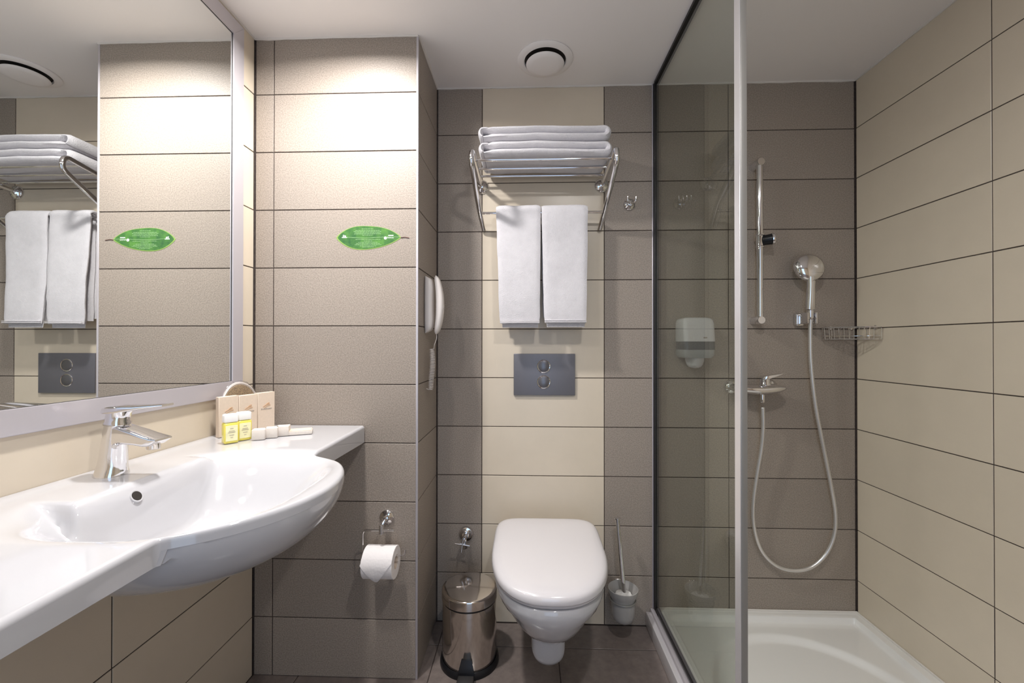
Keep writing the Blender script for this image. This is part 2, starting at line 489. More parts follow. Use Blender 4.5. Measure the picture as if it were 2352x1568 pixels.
bm = B(); lathe(bm, [(.0125, .006), (.0125, -.006), (.0115, -.007), (.0105, -.004), (.001, -.004)], (FXc+.091, FYc, ZB+.063)); part('aerator', bm, 'steel', t)
bm = B()
ring_faces(bm, [xsec(ZB+dz, FXc+a, FXc+b, wy, r) for dz, a, b, wy, r in ((.1075, -.011, .035, .044, .02), (.111, -.011, .035, .044, .02), (.115, -.008, .033, .041, .019), (.130, -.006, .035, .040, .018), (.135, -.006, .038, .040, .018))])
part('cartridge_cap', bm, 'chrome', t, smooth=35)
bm = B()
ring_faces(bm, [ysec(FXc+dx, ZB+a, ZB+b, wy, .0035) for dx, a, b, wy in ((-.012, .133, .138, .028), (-.004, .132, .144, .040), (.012, .133, .1475, .046), (.032, .1345, .148, .046), (.058, .1385, .1480, .040), (.088, .1430, .1500, .034), (.122, .1475, .152, .030))])
part('lever', bm, 'chrome', t, smooth=35)
bm = B(); lathe(bm, [(.0001, .004), (.004, .004), (.0055, .002), (.006, -.002)], (FXc+.028, FYc-.021, ZB+.066), (.5, -1, 0), 16, False); part('screw_cover', bm, 'chrome', t)

# ------------------------------------------------------------------ amenities on the basin
ZA = .8615
def local_m(loc, ang): return Matrix.Translation(loc) @ Matrix.Rotation(ang, 4, 'Z')
A_ = Vector((-2.2195, -.522, ZA)); B_ = Vector((-2.148, -.360, ZA))
dAB = (B_-A_); ang = math.atan2(dAB.y, dAB.x); Wb = dAB.length/3
lbs = ['upright cream carton nearest the mirror in the row of three on the basin', 'upright cream carton on the basin, the middle one of the row of three', 'upright cream carton nearest the pillar in the row of three on the basin']
for k in range(3):
    c = A_+dAB*((k+.5)/3); mt = local_m(c, ang)
    t = thing('amenity_box', lbs[k], 'box', tuple(c), 'upright cream cartons on the basin')
    part('carton', box(B(), -Wb/2+.0006, Wb/2-.0006, 0, .016, 0, .1195-.002*(k == 1), .001, 1, mt), 'card', t)
    bm = B()
    for (x0, x1, z0, sl) in ((-.012, .010, .074, .35), (-.008, .013, .070, .35), (-.002, .010, .079, .5)):
        pts = [mt @ Vector((x0+(x1-x0)*q/8, -.0006, z0+sl*(x1-x0)*(q/8)+.002*math.sin(q/8*PI))) for q in range(9)]
        tube(bm, pts, .0007, 4)
    part('printed_emblem', bm, 'tan', t, label='small orange flourish')
    bm = B(); xx = -.018
    for q in range(9):
        box(bm, xx, xx+.003, -.0006, .0002, .064, .0672+(.0016 if q in (0, 4) else 0), 0, 1, mt); xx += .0041
    part('printed_line', bm, 'greyp', t)
# loofah pad in clear film
lc = Vector((-2.2365, -.405, .9395))
t = thing('loofah_pad', 'round brown loofah pad with white piping in clear film behind the cartons', 'sponge', tuple(lc-Vector((0, 0, .075))))
lax = Vector((1, -.12, .10)).normalized()
bm = B(); lathe(bm, [(.001, -.007), (.066, -.006), (.070, 0), (.066, .006), (.001, .008)], lc, lax, 48); part('fibre_disc', bm, 'loofah', t)
u_ = lax.orthogonal().normalized(); v_ = lax.cross(u_)
bm = B(); n = 64; pts = [lc+(u_*math.cos(2*PI*k/n)+v_*math.sin(2*PI*k/n))*.071 for k in range(n)]
rings = []
for k in range(n):
    rad = (pts[k]-lc).normalized(); rings.append([pts[k]+(rad*math.cos(a)+lax*math.sin(a))*(.0055+.0006*(k % 2)) for a in [2*PI*q/8 for q in range(8)]])
ring_faces(bm, rings+[rings[0]], cap=False); part('piping', bm, 'piping', t)
bm = B(); rings = []
for k in range(40):
    a = 2*PI*k/40
    dirv = (u_*math.cos(a)+v_*math.sin(a)); rr = .081+.004*noise.noise(dirv*3)
    rings.append([lc+dirv*rr*s+lax*(h+.002*noise.noise(dirv*9+Vector((s, h*50, 0)))) for s, h in ((.3, .011), (.7, .0115), (.93, .009), (1.0, .002), (1.0, -.002), (.9, -.009), (.3, -.010))])
rings.append(rings[0]); vs = ring_faces(bm, rings, closed=False, cap=False)
part('wrapping_film', bm, 'film', t)
# bottles
for k, (bx, byy) in enumerate(((-2.1345, -.586), (-2.1225, -.547))):
    c = Vector((bx, byy, ZA)); mt = local_m(c, ang-.25)
    t = thing('shampoo_bottle', ['small yellow square bottle with a frosted cap on the basin, nearer the tap', 'small yellow square bottle with a frosted cap on the basin, touching the small soap boxes'][k], 'bottle', tuple(c), 'yellow bottles on the basin')
    part('bottle_body', box(B(), -.018, .018, 0, .026, 0, .057, .004, 3, mt), 'yellow', t)
    part('cap', box(B(), -.0175, .0175, .0005, .0255, .0575, .081, .0045, 3, mt), 'frost', t)
    part('bottle_label', box(B(), -.0145, .0145, -.0006, .001, .007, .050, .0003, 1, mt), 'label', t)
    bm = B()
    for q, (ww, zz) in enumerate(((.008, .041), (.014, .034), (.018, .030), (.011, .023), (.006, .016))):
        box(bm, -ww/2, ww/2, -.0011, -.0005, zz, zz+.0012, 0, 1, mt)
    part('printed_line', bm, 'greyp', t)
for k, (bx, byy) in enumerate(((-2.087, -.541), (-2.066, -.514), (-2.047, -.487))):
    c = Vector((bx, byy, ZA)); mt = local_m(c, .35)
    solo('soap_box', box(B(), -.018, .016, -.002, .030, 0, .029, .0012, 2, mt), 'cardw',
         ['little pale square soap box touching the yellow bottles', 'little pale square soap box in the middle of three', 'little pale square soap box nearest the flat box'][k], 'box', tuple(c), 'little soap boxes on the basin')
c = Vector((-2.008, -.466, ZA)); mt = local_m(c, .42)
t = thing('flat_soap_box', 'flat pale card box lying at the right end of the toiletries', 'box', tuple(c))
part('carton', box(B(), -.036, .036, -.004, .040, 0, .0105, .001, 1, mt), 'cardw', t)
part('lid_flap', box(B(), -.034, .034, -.003, .039, .0105, .0125, .0006, 1, mt), 'card', t)

# ------------------------------------------------------------------ leaf sticker on the pillar
def leaf_outline(s=1., n=48):
    pts = []
    for k in range(n+1):
        a = k/n; x = -1+2*a; h = (1-abs(x)**2.1)**.75*(1-.12*x); pts.append((x, h+.03*math.sin(a*9)*(a*(1-a)*4)))
    for k in range(n-1, 0, -1):
        a = k/n; x = -1+2*a; h = (1-abs(x)**2.0)**.85*(1-.25*x); pts.append((x, -h-.04*math.sin(a*7+1)*(a*(1-a)*4)))
    return [(x*s, z*s) for x, z in pts]
LC = P(847, 546, 'y', YP); LW, LH = .113, .0415
t = thing('leaf_sticker', 'green leaf-shaped notice sticker on the grey pillar tiles', 'sticker', (LC.x, YP, LC.z))
def leaf(s, y0, y1, dz=0):
    bm = B(); q = leaf_outline(s); ring_faces(bm, [[Vector((LC.x+x*LW, yy, LC.z+z*LH+dz)) for x, z in q] for yy in (y0, y1)]); return bm
YS = YP-.0004
part('leaf_blade', leaf(1, YS+.0003, YS-.0005), 'leafy', t, smooth=0)
part('leaf_print', leaf(.955, YS, YS-.0008, .0008), 'leafg', t, smooth=0)
tube_ = tube(B(), spline([(LC.x+LW*.98, YS-.001, LC.z), (LC.x+LW*1.1, YS-.001, LC.z+.001), (LC.x+LW*1.24, YS-.001, LC.z-.0015)]), .0011, 6)
part('leaf_stem', tube_, 'stem', t)
part('midrib', tube(B(), spline([(LC.x-LW*.8, YS-.0008, LC.z+.003), (LC.x-LW*.2, YS-.0008, LC.z-.001), (LC.x+LW*.4, YS-.0008, LC.z+.001), (LC.x+LW*.97, YS-.0008, LC.z+.002)]), .0007, 4), 'leafw', t)
bm = B()
for q, (zz, hw) in enumerate(((.030, .02), (.0245, .042), (.0205, .048), (.0165, .044), (.0125, .046), (.008, .018), (-.0065, .045), (-.012, .016), (-.0165, .036), (-.0205, .044), (-.0245, .048), (-.0285, .03), (-.0325, .022))):
    x = LC.x-.004-hw+(.004 if zz < 0 else 0); xe = LC.x-.004+hw
    while x < xe:
        ww = random.uniform(.003, .010)
        box(bm, x, min(x+ww, xe), YS-.0011, YS-.0007, LC.z+zz, LC.z+zz+.0013); x += ww+.0015
part('printed_text', bm, 'leafw', t, smooth=0, kind='stuff')
bm = B()
x0 = LC.x-LW*.74
box(bm, x0-.009, x0+.009, YS-.0012, YS-.0007, LC.z+.000, LC.z+.0028, .0005, 1)
for dx, hh in ((-.004, .009), (.0005, .0075), (.004, .006)): box(bm, x0+dx-.0008, x0+dx+.0008, YS-.0012, YS-.0007, LC.z+.002, LC.z+.002+hh)
box(bm, x0-.006, x0+.004, YS-.0012, YS-.0007, LC.z+.006, LC.z+.0075)
part('printed_crest', bm, 'white', t, smooth=0)
bm = B(); lathe(bm, [(.0052, 0), (.0048, .0005), (.001, .0006)], (LC.x+.058, YS-.0007, LC.z-.0015), (0, -1, 0), 24); part('printed_globe', bm, 'white', t)
bm = B()
x = LC.x+.0655
for q in range(6):
    hh = (.006, .004, .0055, .004, .004, .0035)[q]
    box(bm, x, x+.0009, YS-.0012, YS-.0007, LC.z-.003, LC.z-.003+hh); box(bm, x, x+.0026, YS-.0012, YS-.0007, LC.z-.003+hh*.45, LC.z-.003+hh*.45+.0009); x += .0038
box(bm, LC.x+.068, LC.x+.086, YS-.0012, YS-.0007, LC.z+.0055, LC.z+.0085)
part('printed_word', bm, 'white', t, smooth=0)

# ------------------------------------------------------------------ paper holder and roll
HW = P(889, 1187, 'y', YP); HY = YP-.072
def HP(u, v, y=HY): return P(u, v, 'y', y)
t = thing('paper_holder', 'chrome toilet paper holder with a bent wire arm on the pillar', 'holder', (HW.x, YP, HW.z))
bm = B(); lathe(bm, [(.0255, 0), (.0255, .004), (.023, .007), (.016, .010), (.0115, .013), (.0115, .019), (.001, .020)], (HW.x, YP-.0004, HW.z), (0, -1, 0)); part('rosette', bm, 'chrome', t)
cl = HP(876, 1217)
bm = B(); tube(bm, [HW+Vector((0, -.012, -.002)), Vector((HW.x-.001, HY+.012, HW.z-.006)), cl+Vector((0, 0, .012))], .0062, 12, [.0085, .007, .0055]); part('arm', bm, 'chrome', t)
bm = B(); lathe(bm, [(.0065, -.0125), (.0075, -.0115), (.0075, .0145), (.0065, .0155)], cl, (0, 0, 1), 20); part('clamp', bm, 'chrome', t)
rc = HP(876, 1293)
zz = HP(876, 1278).z
wp_ = [HP(905, 1218), HP(833, 1218), HP(833, 1277), HP(922, 1277), HP(931, 1262)]
zr = wp_[3].z
wp_[2] = Vector((wp_[1].x, HY, zr)); wp_[3] = Vector((HP(918, 1278).x, HY, zr)); wp_.insert(4, Vector((HP(930, 1274).x, HY, zr+.004))); wp_[1] = Vector((wp_[1].x, HY, wp_[0].z))
bm = B(); tube(bm, fillet(wp_, .016, 8), .0028, 10); part('wire_arm', bm, 'chrome', t)
ra = Vector((0, HY, zr-.0185))                     # core hangs on the wire
x0, x1 = HP(841, 1290).x, HP(912, 1290).x
x1 -= .003
t = thing('toilet_roll', 'white toilet paper roll with a folded point hanging on the chrome wire holder', 'toilet roll', ((x0+x1)/2, ra.y, ra.z))
bm = B(); R1 = .0500
prof = [(.0215, 0), (R1-.001, 0), (R1, .001), (R1, x1-x0-.001), (R1-.001, x1-x0), (.0215, x1-x0), (.0215, 0)]
lathe(bm, prof, (x0, ra.y, ra.z), (1, 0, 0), 64, False); part('paper', bm, 'paper', t)
bm = B(); lathe(bm, [(.0214, .0005), (.0214, x1-x0-.0005), (.0202, x1-x0-.0005), (.0202, .0005), (.0214, .0005)], (x0, ra.y, ra.z), (1, 0, 0), 40, False); part('cardboard_core', bm, 'card', t)
bm = B()   # folded pointed tail lying over the front of the roll
rows = []
xm = (x0+x1)/2-.004
for k in range(13):
    a = math.radians(34-k*7.2)
    ww = (x1-x0)/2*(1 if k < 3 else max(.03, 1-(k-2.5)/10.5))
    r = R1+.0022+.006*max(0, (k-7)/5)
    py, pz = ra.y-math.cos(a)*r, ra.z+math.sin(a)*r
    rows.append([Vector((xm+ww*s if k >= 3 else (x0+x1)/2+ww*s*.99, py-.0018*math.sin(abs(s)*PI)*(k > 6), pz)) for s in (-1, -.6, -.2, .2, .6, 1)])
vs = [[bm.verts.new(q) for q in r] for r in rows]
for a, b in zip(vs[:-1], vs[1:]):
    for i in range(5): bm.faces.new((a[i], a[i+1], b[i+1], b[i]))
bmesh.ops.solidify(bm, geom=bm.faces[:], thickness=.0006)
part('folded_end', bm, 'paper', t)

# ------------------------------------------------------------------ wall phone on the pillar's side
t = thing('wall_telephone', 'white wall telephone with a coiled cord on the side of the pillar', 'telephone', (XP, -.19, 1.17))
PYc, PZ0, PZ1 = -.198, 1.176, 1.388; zc_ = (PZ0+PZ1)/2
def zring(z, x0, x1, wy, r): return [Vector((a, b, z)) for a, b in rrect((x0+x1)/2, PYc, x1-x0, wy, r, 5)]
bm = B(); rings = []
for k in range(21):
    s = -1+2*k/20; z = zc_+s*.104; e = math.sqrt(max(0, 1-abs(s)**6)); 
    rings.append(zring(z, XP+.0008, XP+.004+.029*e-.003*(1-s*s), .020+.032*e, .012))
ring_faces(bm, rings); part('cradle', bm, 'ivory', t)
bm = B(); rings = []
for k in range(29):
    s = -1+2*k/28; z = zc_-.001+s*.107
    e = max(.12, (1-abs(s)**8)**.5)
    xin = XP+.031+.010*(1-abs(s)**2.5)
    xo = XP+.050+.018*(1-s*s)
    xm_ = (xin+xo)/2; h = (xo-xin)/2*e
    rings.append(zring(z, xm_-h, xm_+h, .014+.030*e, .012))
ring_faces(bm, rings); part('handset', bm, 'ivory', t)
bm = B(); lathe(bm, [(.006, 0), (.006, .003), (.001, .004)], (XP+.0655, PYc, zc_-.01), (1, 0, 0), 16); part('hook_button', bm, 'ivory', t)
bm = B()
cx_, cyy = XP+.022, PYc+.01
pts = spline([(XP+.042, PYc, PZ0-.002), (XP+.041, PYc, PZ0-.020), (XP+.034, PYc, PZ0-.040), (XP+.030, cyy, PZ0-.052)], 6)
z0c = PZ0-.055
n = 26*12
for k in range(n):
    a = 2*PI*k/12; f = k/n
    bulge = .0075+.002*math.sin(f*PI)
    pts.append(Vector((cx_+.003*math.sin(f*5)+bulge*math.cos(a), cyy+bulge*math.sin(a), z0c-.150*f)))
pts += [Vector((cx_-.012, cyy, z0c-.150)), Vector((XP+.002, cyy, z0c-.147))]
tube(bm, pts, .0013, 6); part('coiled_cord', bm, 'ivory', t)

# ------------------------------------------------------------------ towel rack
RX0, RX1, RZ = -1.5055, -1.002, 1.808
t = thing('towel_rack', 'chrome tubular towel shelf with a hanging rail on the cream tiles above the toilet', 'towel rack', ((RX0+RX1)/2, 0, 1.6))
for sx, x in ((1, RX0), (-1, RX1)):
    pth = fillet([(x+sx*.006, -.004, 1.786), (x+sx*.004, -.06, 1.792), (x-sx*.001, -.258, 1.822), (x-sx*.001, -.268, 1.775), (x+sx*.004, -.100, 1.678), (x+sx*.016, -.012, 1.604)], .030, 10)
    part('side_tube', tube(B(), pth, .0093, 16), 'chrome', t)
    bm = B(); lathe(bm, [(.030, 0), (.030, .003), (.027, .008), (.019, .013), (.012, .016), (.010, .018)], (x+sx*.006, -.0004, 1.784), (0, -1, 0)); part('rosette', bm, 'chrome', t)
for y in (-.200, -.1225, -.048):
    part('shelf_bar', tube(B(), [(RX0+.004, y, RZ+.001), (RX1-.004, y, RZ+.001)], .0048, 12), 'chrome', t)
part('hanging_bar', tube(B(), [(RX0+.010, -.072, 1.654), (RX1-.010, -.072, 1.654)], .0052, 12), 'chrome', t)

def rib(bm, path, wdir, halfw, thick, namp=.0012, cen=Vector((0, 0, 0)), seg=(4, 14), wfun=None):
    """a soft slab swept along a path: wdir is the fixed width direction"""
    path = [Vector(p) for p in path]; wd = Vector(wdir); rings = []; N = len(path)
    for i, p in enumerate(path):
        tg = (path[min(N-1, i+1)]-path[max(0, i-1)]).normalized(); nn = wd.cross(tg).normalized()
        hw = halfw(i/(N-1)) if callable(halfw) else halfw
        off = wfun(i/(N-1)) if wfun else 0
        th = thick
        if i in (0, N-1): th *= .45; hw -= thick*.2
        loop = []
        k = seg[1]
        for s in range(k+1): loop.append((-1+2*s/k, 1))
        for s in range(k+1): loop.append((1-2*s/k, -1))
        pts = []
        for a, b in loop:
            e = 1-abs(a)**14*.75
            q = p+wd*(off+a*hw)+nn*(b*th/2*e)
            nz = noise.noise_vector(q*14)*namp+noise.noise_vector(q*45)*namp*.4
            pts.append(q+nn*nz.dot(nn)+wd*nz.x*.6)
        rings.append(pts)
    ring_faces(bm, rings); return bm
# two folded bath towels lying on the shelf
TX0, TX1 = -1.482, -1.020
def folded_towel(z0, tilt, label, dx, hs=1.):
    th = .0262*hs
    pth = []
    xa, xb = TX0+.013+dx, TX1-.014+dx
    for k in range(15): pth.append((xa+(xb-xa)*k/14, z0+th/2))
    for k in range(1, 8):
        a = -PI/2+PI*k/8; pth.append((xb+math.cos(a)*th/2*1.02, z0+th+math.sin(a)*th/2))
    for k in range(15): pth.append((xb+(xa-xb)*k/14, z0+th*1.5))
    p3 = [Vector((x, -.1255, z+tilt*(x-xa)+.0035*math.sin((x-xa)*11))) for x, z in pth]
    t = thing('bath_towel', label, 'towel', ((TX0+TX1)/2, -.12, z0), 'folded bath towels on the shelf')
    part('towel_cloth', rib(B(), p3, (0, 1, 0), .0985, th*.97, .0022), 'terry', t, smooth=60)
    # inner end tucked into the fold, closing the left side
    q = [Vector((xa-.002, -.1255, z0+th*.45)), Vector((xa-.010, -.1255, z0+th*.8)), Vector((xa-.011, -.1255, z0+th*1.25)), Vector((xa-.004, -.1255, z0+th*1.6)), Vector((xa+.02, -.1255, z0+th*1.62))]
    part('fold_edge', rib(B(), spline(q, 4), (0, 1, 0), .0975, th*.62, .0015), 'terry', t, smooth=60)
    return t
folded_towel(RZ+.008, .004, 'white folded bath towel lying directly on the bars of the chrome rack', .001, 1.03)
folded_towel(RZ+.008+.0560, .010, 'white folded bath towel on top of the other on the chrome rack', -.001, 1.0)
# two hand towels over the hanging bar
def hand_towel(xl_t, xr_t, xl_b, xr_b, zb, label, k):
    t = thing('hand_towel', label, 'towel', ((xl_t+xr_t)/2, -.072, zb), 'hand towels on the rail')
    ct, cb = (xl_t+xr_t)/2, (xl_b+xr_b)/2; wt, wb_ = (xr_t-xl_t)/2, (xr_b-xl_b)/2
    zt = 1.654
    def sheet(yo, zbf, zbb, ext, th, nm, m='terry', dw=0, dxo=0):
        pf = [Vector((0, -.072-yo-.006*(1-q/16)-.004*math.sin(q/16*5+k), zbf+(zt-zbf)*q/16)) for q in range(17)]
        arc = [Vector((0, -.072-math.cos(PI*q/10)*yo, zt+math.sin(PI*q/10)*yo)) for q in range(1, 10)]
        pb = [Vector((0, -.072+yo, zt-(zt-zbb)*q/12)) for q in range(13)]
        p = pf+arc+pb; N = len(p)
        def frac(s):
            i = s*(N-1); return max(0, 1-i/16) if i < 16 else (max(0, (i-26)/12)*.6 if i > 26 else 0)
        return part(nm, rib(B(), p, (1, 0, 0), lambda s: (wt+(wb_-wt)*frac(s))-dw, th, .0028, seg=(4, 18), wfun=lambda s: ct+(cb-ct)*frac(s)+dxo), m, t, smooth=60)
    sheet(.0215, zb+.006, zb+.030, 0, .014, 'outer_fold')
    sheet(.0100, zb-.009, zb+.020, 0, .0075, 'inner_fold', dw=.007, dxo=.002)
    bm = B(); yy = -.1135
    box(bm, cb-wb_+.001, cb+wb_-.001, yy, yy+.006, zb+.0085, zb+.0125, .001, 1); box(bm, cb-wb_+.001, cb+wb_-.001, yy, yy+.006, zb+.0150, zb+.0175, .0007, 1)
    part('hem', bm, 'hem', t)
def X(u, y=-.1): return P(u, 600, 'y', y).x
hand_towel(X(1139), X(1242), X(1148), X(1240), P(1200, 749, 'y', -.1).z+.004, 'white hand towel hanging on the chrome rail, the left of the two', 0)
hand_towel(X(1244), X(1351), X(1250), X(1347), P(1300, 748, 'y', -.1).z+.004, 'white hand towel hanging on the chrome rail, the right of the two', 2)

# ------------------------------------------------------------------ robe hook
h = P(1446, 467, 'y', -.004)
t = thing('robe_hook', 'small chrome double hook on the dark tiles right of the towel rack', 'hook', (h.x, 0, h.z))
bm = B(); lathe(bm, [(.025, 0), (.025, .003), (.022, .008), (.013, .013), (.011, .022), (.001, .024)], (h.x, -.0004, h.z-.004), (0, -1, 0)); part('rosette', bm, 'chrome', t)
for s in (-1, 1):
    part('prong', tube(B(), fillet([(h.x, -.018, h.z-.006), (h.x+s*.011, -.034, h.z-.006), (h.x+s*.0155, -.042, h.z-.002), (h.x+s*.016, -.042, h.z+.014)], .010), .0045, 12), 'chrome', t)

# ------------------------------------------------------------------ flush plate
a, b = P(1180, 812, 'y', -.008), P(1321, 908, 'y', -.008)
t = thing('flush_plate', 'grey rectangular flush plate with two round buttons above the toilet', 'flush plate', ((a.x+b.x)/2, 0, b.z))
part('plate', box(B(), a.x, b.x, -.010, -.0006, b.z, a.z, .002, 3), 'plate', t)
for v in (841, 877):
    c = P(1249, v, 'y', -.011)
    bm = B(); lathe(bm, [(.0232, -.002), (.0232, .002), (.0255, .0028), (.0272, .0015), (.0275, -.002)], (c.x, -.010, c.z), (0, -1, 0), 40, False); rg = part('button_ring', bm, 'chrome', t)
    bm = B(); lathe(bm, [(.0222, -.002), (.0222, .0015), (.021, .0022), (.001, .0022)], (c.x, -.010, c.z), (0, -1, 0), 40); part('button', bm, 'btn', t)

# ------------------------------------------------------------------ wall-hung toilet
WX = -1.239
def dshape(z, w, yf, yb, nf=2.35, nb=7., n=40, zf=None):
    """plan outline of the pan: rounded front, squarish back"""
    ym = yb+(yf-yb)*.42; pts = []
    for k in range(n):
        a = 2*PI*k/n; c, s = math.cos(a), math.sin(a)
        e = nf if s < 0 else nb
        x = WX+w*math.copysign(abs(c)**(2/e), c)
        y = ym+(ym-yf if s < 0 else yb-ym)*math.copysign(abs(s)**(2/e), s)
        pts.append(Vector((x, y, z(y) if callable(z) else z)))
    return pts
t = thing('toilet', 'white wall-hung toilet with its lid closed under the flush plate', 'toilet', (WX, -.3, .08))
bm = B()
ring_faces(bm, [dshape(z, w, yf, yb, nf, nb) for z, w, yf, yb, nf, nb in (
    (.396, .166, -.536, -.003, 2.45, 8), (.397, .178, -.552, -.002, 2.45, 8), (.392, .184, -.558, -.002, 2.45, 8), (.368, .184, -.558, -.002, 2.4, 8), (.345, .178, -.552, -.002, 2.3, 8),
    (.325, .167, -.540, -.002, 2.15, 7), (.30, .154, -.525, -.002, 2.1, 6), (.27, .141, -.498, -.002, 2.1, 5), (.24, .124, -.465, -.002, 2.1, 5), (.215, .104, -.428, -.002, 2.1, 4),
    (.198, .082, -.390, -.003, 2.1, 4), (.187, .058, -.345, -.004, 2.1, 4), (.183, .03, -.29, -.02, 2, 4))])
part('pan', bm, 'ceramic', t, smooth=60)
bm = B(); rings = []
for y, s, zb in ((-.002, 1, .09), (-.20, 1, .088), (-.30, 1, .086), (-.335, .97, .087), (-.352, .88, .094), (-.360, .7, .106), (-.362, .4, .13)):
    hw = .056*s; ring = []
    for k in range(17):
        a = PI*k/16; ring.append(Vector((WX-.002-math.cos(a)*hw*(1 if True else 1), y, zb+.055*s-math.sin(a)**.85*.055*s)))
    ring = [Vector((WX-.002-hw*1.02, y, .23))]+ring+[Vector((WX-.002+hw*1.02, y, .23))]
    rings.append(ring)
ring_faces(bm, rings); part('trap_outlet', bm, 'ceramic', t, smooth=60)
def zl(y, base): return base+(y+.56)*.046
bm = B()
ring_faces(bm, [dshape(lambda y, dz=dz: zl(y, .399)+dz, .188-i, -.557+i, -.085-i*.6, 2.42, 6.5, 56) for dz, i in ((0, .006), (.0015, .003), (.006, .001), (.010, .003))])
part('seat', bm, 'plastic', t, smooth=60)
bm = B()
ring_faces(bm, [dshape(lambda y, dz=dz: zl(y, .409)+dz, .191-i, -.562+i, -.075-i*.6, 2.42, 6.5, 56) for dz, i in ((.001, .004), (.002, .001), (.006, 0), (.016, .0005), (.023, .003), (.028, .009), (.0315, .019), (.0335, .034), (.0350, .065), (.0365, .11), (.037, .15))])
part('lid', bm, 'plastic', t, smooth=60)
for s in (-1, 1):
    bm = B(); tube(bm, [(WX+s*.078-.02, -.064, .430), (WX+s*.078+.02, -.064, .430)], .009, 16); part('hinge', bm, 'plastic', t)

# ------------------------------------------------------------------ pedal bin
bx, by_ = -1.519, -.207
t = thing('pedal_bin', 'round polished steel pedal bin with black base beside the toilet', 'bin', (bx, by_, 0))
bm = B(); lathe(bm, [(.097, .010), (.098, .012), (.0965, .222), (.094, .224), (.001, .224)], (bx, by_, 0), seg=64); part('body', bm, 'steel', t)
bm = B(); lathe(bm, [(.0975, .0), (.104, .0), (.1055, .006), (.103, .020), (.0985, .024), (.0965, .020)], (bx, by_, 0), seg=64, cap=False); part('base_ring', bm, 'blackp', t)
bm = B(); lathe(bm, [(.0955, .222), (.0955, .229)], (bx, by_, 0), seg=64, cap=False); part('seam_band', bm, 'black', t)
bm = B(); lathe(bm, [(.0975, .229), (.0992, .230), (.0992, .257), (.0985, .2605), (.0965, .2622), (.090, .2636), (.05, .2665), (.001, .2675)], (bx, by_, 0), seg=64, cap=False); part('lid', bm, 'steel', t)
bm = B(); box(bm, bx-.03, bx+.03, by_+.085, by_+.112, .19, .245, .006, 3); part('hinge_block', bm, 'blackp', t)
px_ = bx+.003
def yz(y, z0, z1, w): return [Vector((a, y, b)) for a, b in rrect(px_, (z0+z1)/2, w, z1-z0, .003, 3)]
bm = B(); ring_faces(bm, [yz(by_-.085, .020, .072, .036), yz(by_-.100, .018, .068, .038), yz(by_-.108, .014, .050, .048), yz(by_-.113, .010, .036, .056)]); part('pedal_housing', bm, 'blackp', t)
bm = B(); ring_faces(bm, [yz(by_-.095, .016, .028, .052), yz(by_-.125, .012, .026, .056), yz(by_-.150, .008, .021, .056), yz(by_-.158, .008, .017, .048)]); part('pedal', bm, 'black', t)

# ------------------------------------------------------------------ brush holder and brush
c = Vector((-.943, -.092, 0))
t = thing('brush_holder', 'frosted glass toilet brush cup in a wall ring right of the toilet', 'brush holder', (c.x, c.y, .075))
bm = B(); lathe(bm, [(.001, .078), (.028, .079), (.038, .088), (.0425, .105), (.0445, .150), (.0445, .165), (.049, .175), (.0555, .190), (.0565, .203), (.0545, .204), (.052, .192), (.045, .178), (.041, .165), (.041, .150), (.039, .108), (.034, .092), (.001, .086)], (c.x, c.y, 0), seg=48, cap=False); part('cup', bm, 'frosted_glass', t)
bm = B(); pts = [(c.x+.0475*math.cos(a), c.y+.0475*math.sin(a), .160) for a in [2*PI*k/40 for k in range(41)]]; tube(bm, pts, .003, 8); part('ring', bm, 'alu_grey', t)
bm = B(); tube(bm, [(c.x, c.y+.046, .160), (c.x, -.002, .165)], .006, 12); lathe(bm, [(.024, 0), (.024, .003), (.018, .009), (.008, .012)], (c.x, -.0004, .166), (0, -1, 0)); part('wall_arm', bm, 'chrome', t)
top = P(1418, 1190, 'y', -.075); low = Vector((c.x+.004, c.y, .175))
t = thing('toilet_brush', 'toilet brush with a thin chrome handle leaning in the frosted cup', 'brush', (c.x, c.y, .09))
bm = B(); tube(bm, [low-(top-low)*.12, low+(top-low)*.05, top], .0062, 14, [.0095, .0092, .0078]); part('handle', bm, 'chrome', t)
bm = B(); dv = (top-low).normalized(); lathe(bm, [(.008, -.004), (.0125, -.001), (.0125, .002), (.001, .004)], top, dv, 20); part('end_cap', bm, 'chrome', t)
bm = B(); lathe(bm, [(.010, .094), (.033, .100), (.036, .120), (.036, .165), (.030, .180), (.012, .186), (.006, .190)], (c.x+.002, c.y, 0), seg=40)
for v in bm.verts: v.co += noise.noise_vector(v.co*140)*.003
part('bristle_head', bm, 'frost', t)

# ------------------------------------------------------------------ angle valve on the wall behind the bin
v0 = P(1070, 1227, 'y', -.01)
t = thing('angle_valve', 'small chrome stop valve with a cross handle on the wall above the bin', 'valve', (v0.x, 0, v0.z))
bm = B(); lathe(bm, [(.031, 0), (.031, .003), (.027, .010), (.017, .013), (.014, .016)], (v0.x, -.0004, v0.z), (0, -1, 0)); part('rosette', bm, 'chrome', t)
bm = B(); tube(bm, [(v0.x, -.012, v0.z), (v0.x, -.060, v0.z)], .0095, 16); tube(bm, [(v0.x, -.036, v0.z+.008), (v0.x, -.036, v0.z-.030)], .0075, 14); part('body', bm, 'chrome', t)
bm = B(); tube(bm, [(v0.x-.004, -.060, v0.z-.004), (v0.x-.004, -.074, v0.z-.006)], .008, 14); part('spindle', bm, 'chrome', t)
hc = Vector((v0.x-.005, -.074, v0.z-.012))
bm = B(); tube(bm, [hc+Vector((-.029, 0, .004)), hc+Vector((.029, 0, -.004))], .0032, 10); tube(bm, [hc+Vector((-.004, 0, -.029)), hc+Vector((.004, 0, .026))], .0032, 10); part('cross_handle', bm, 'chrome', t)
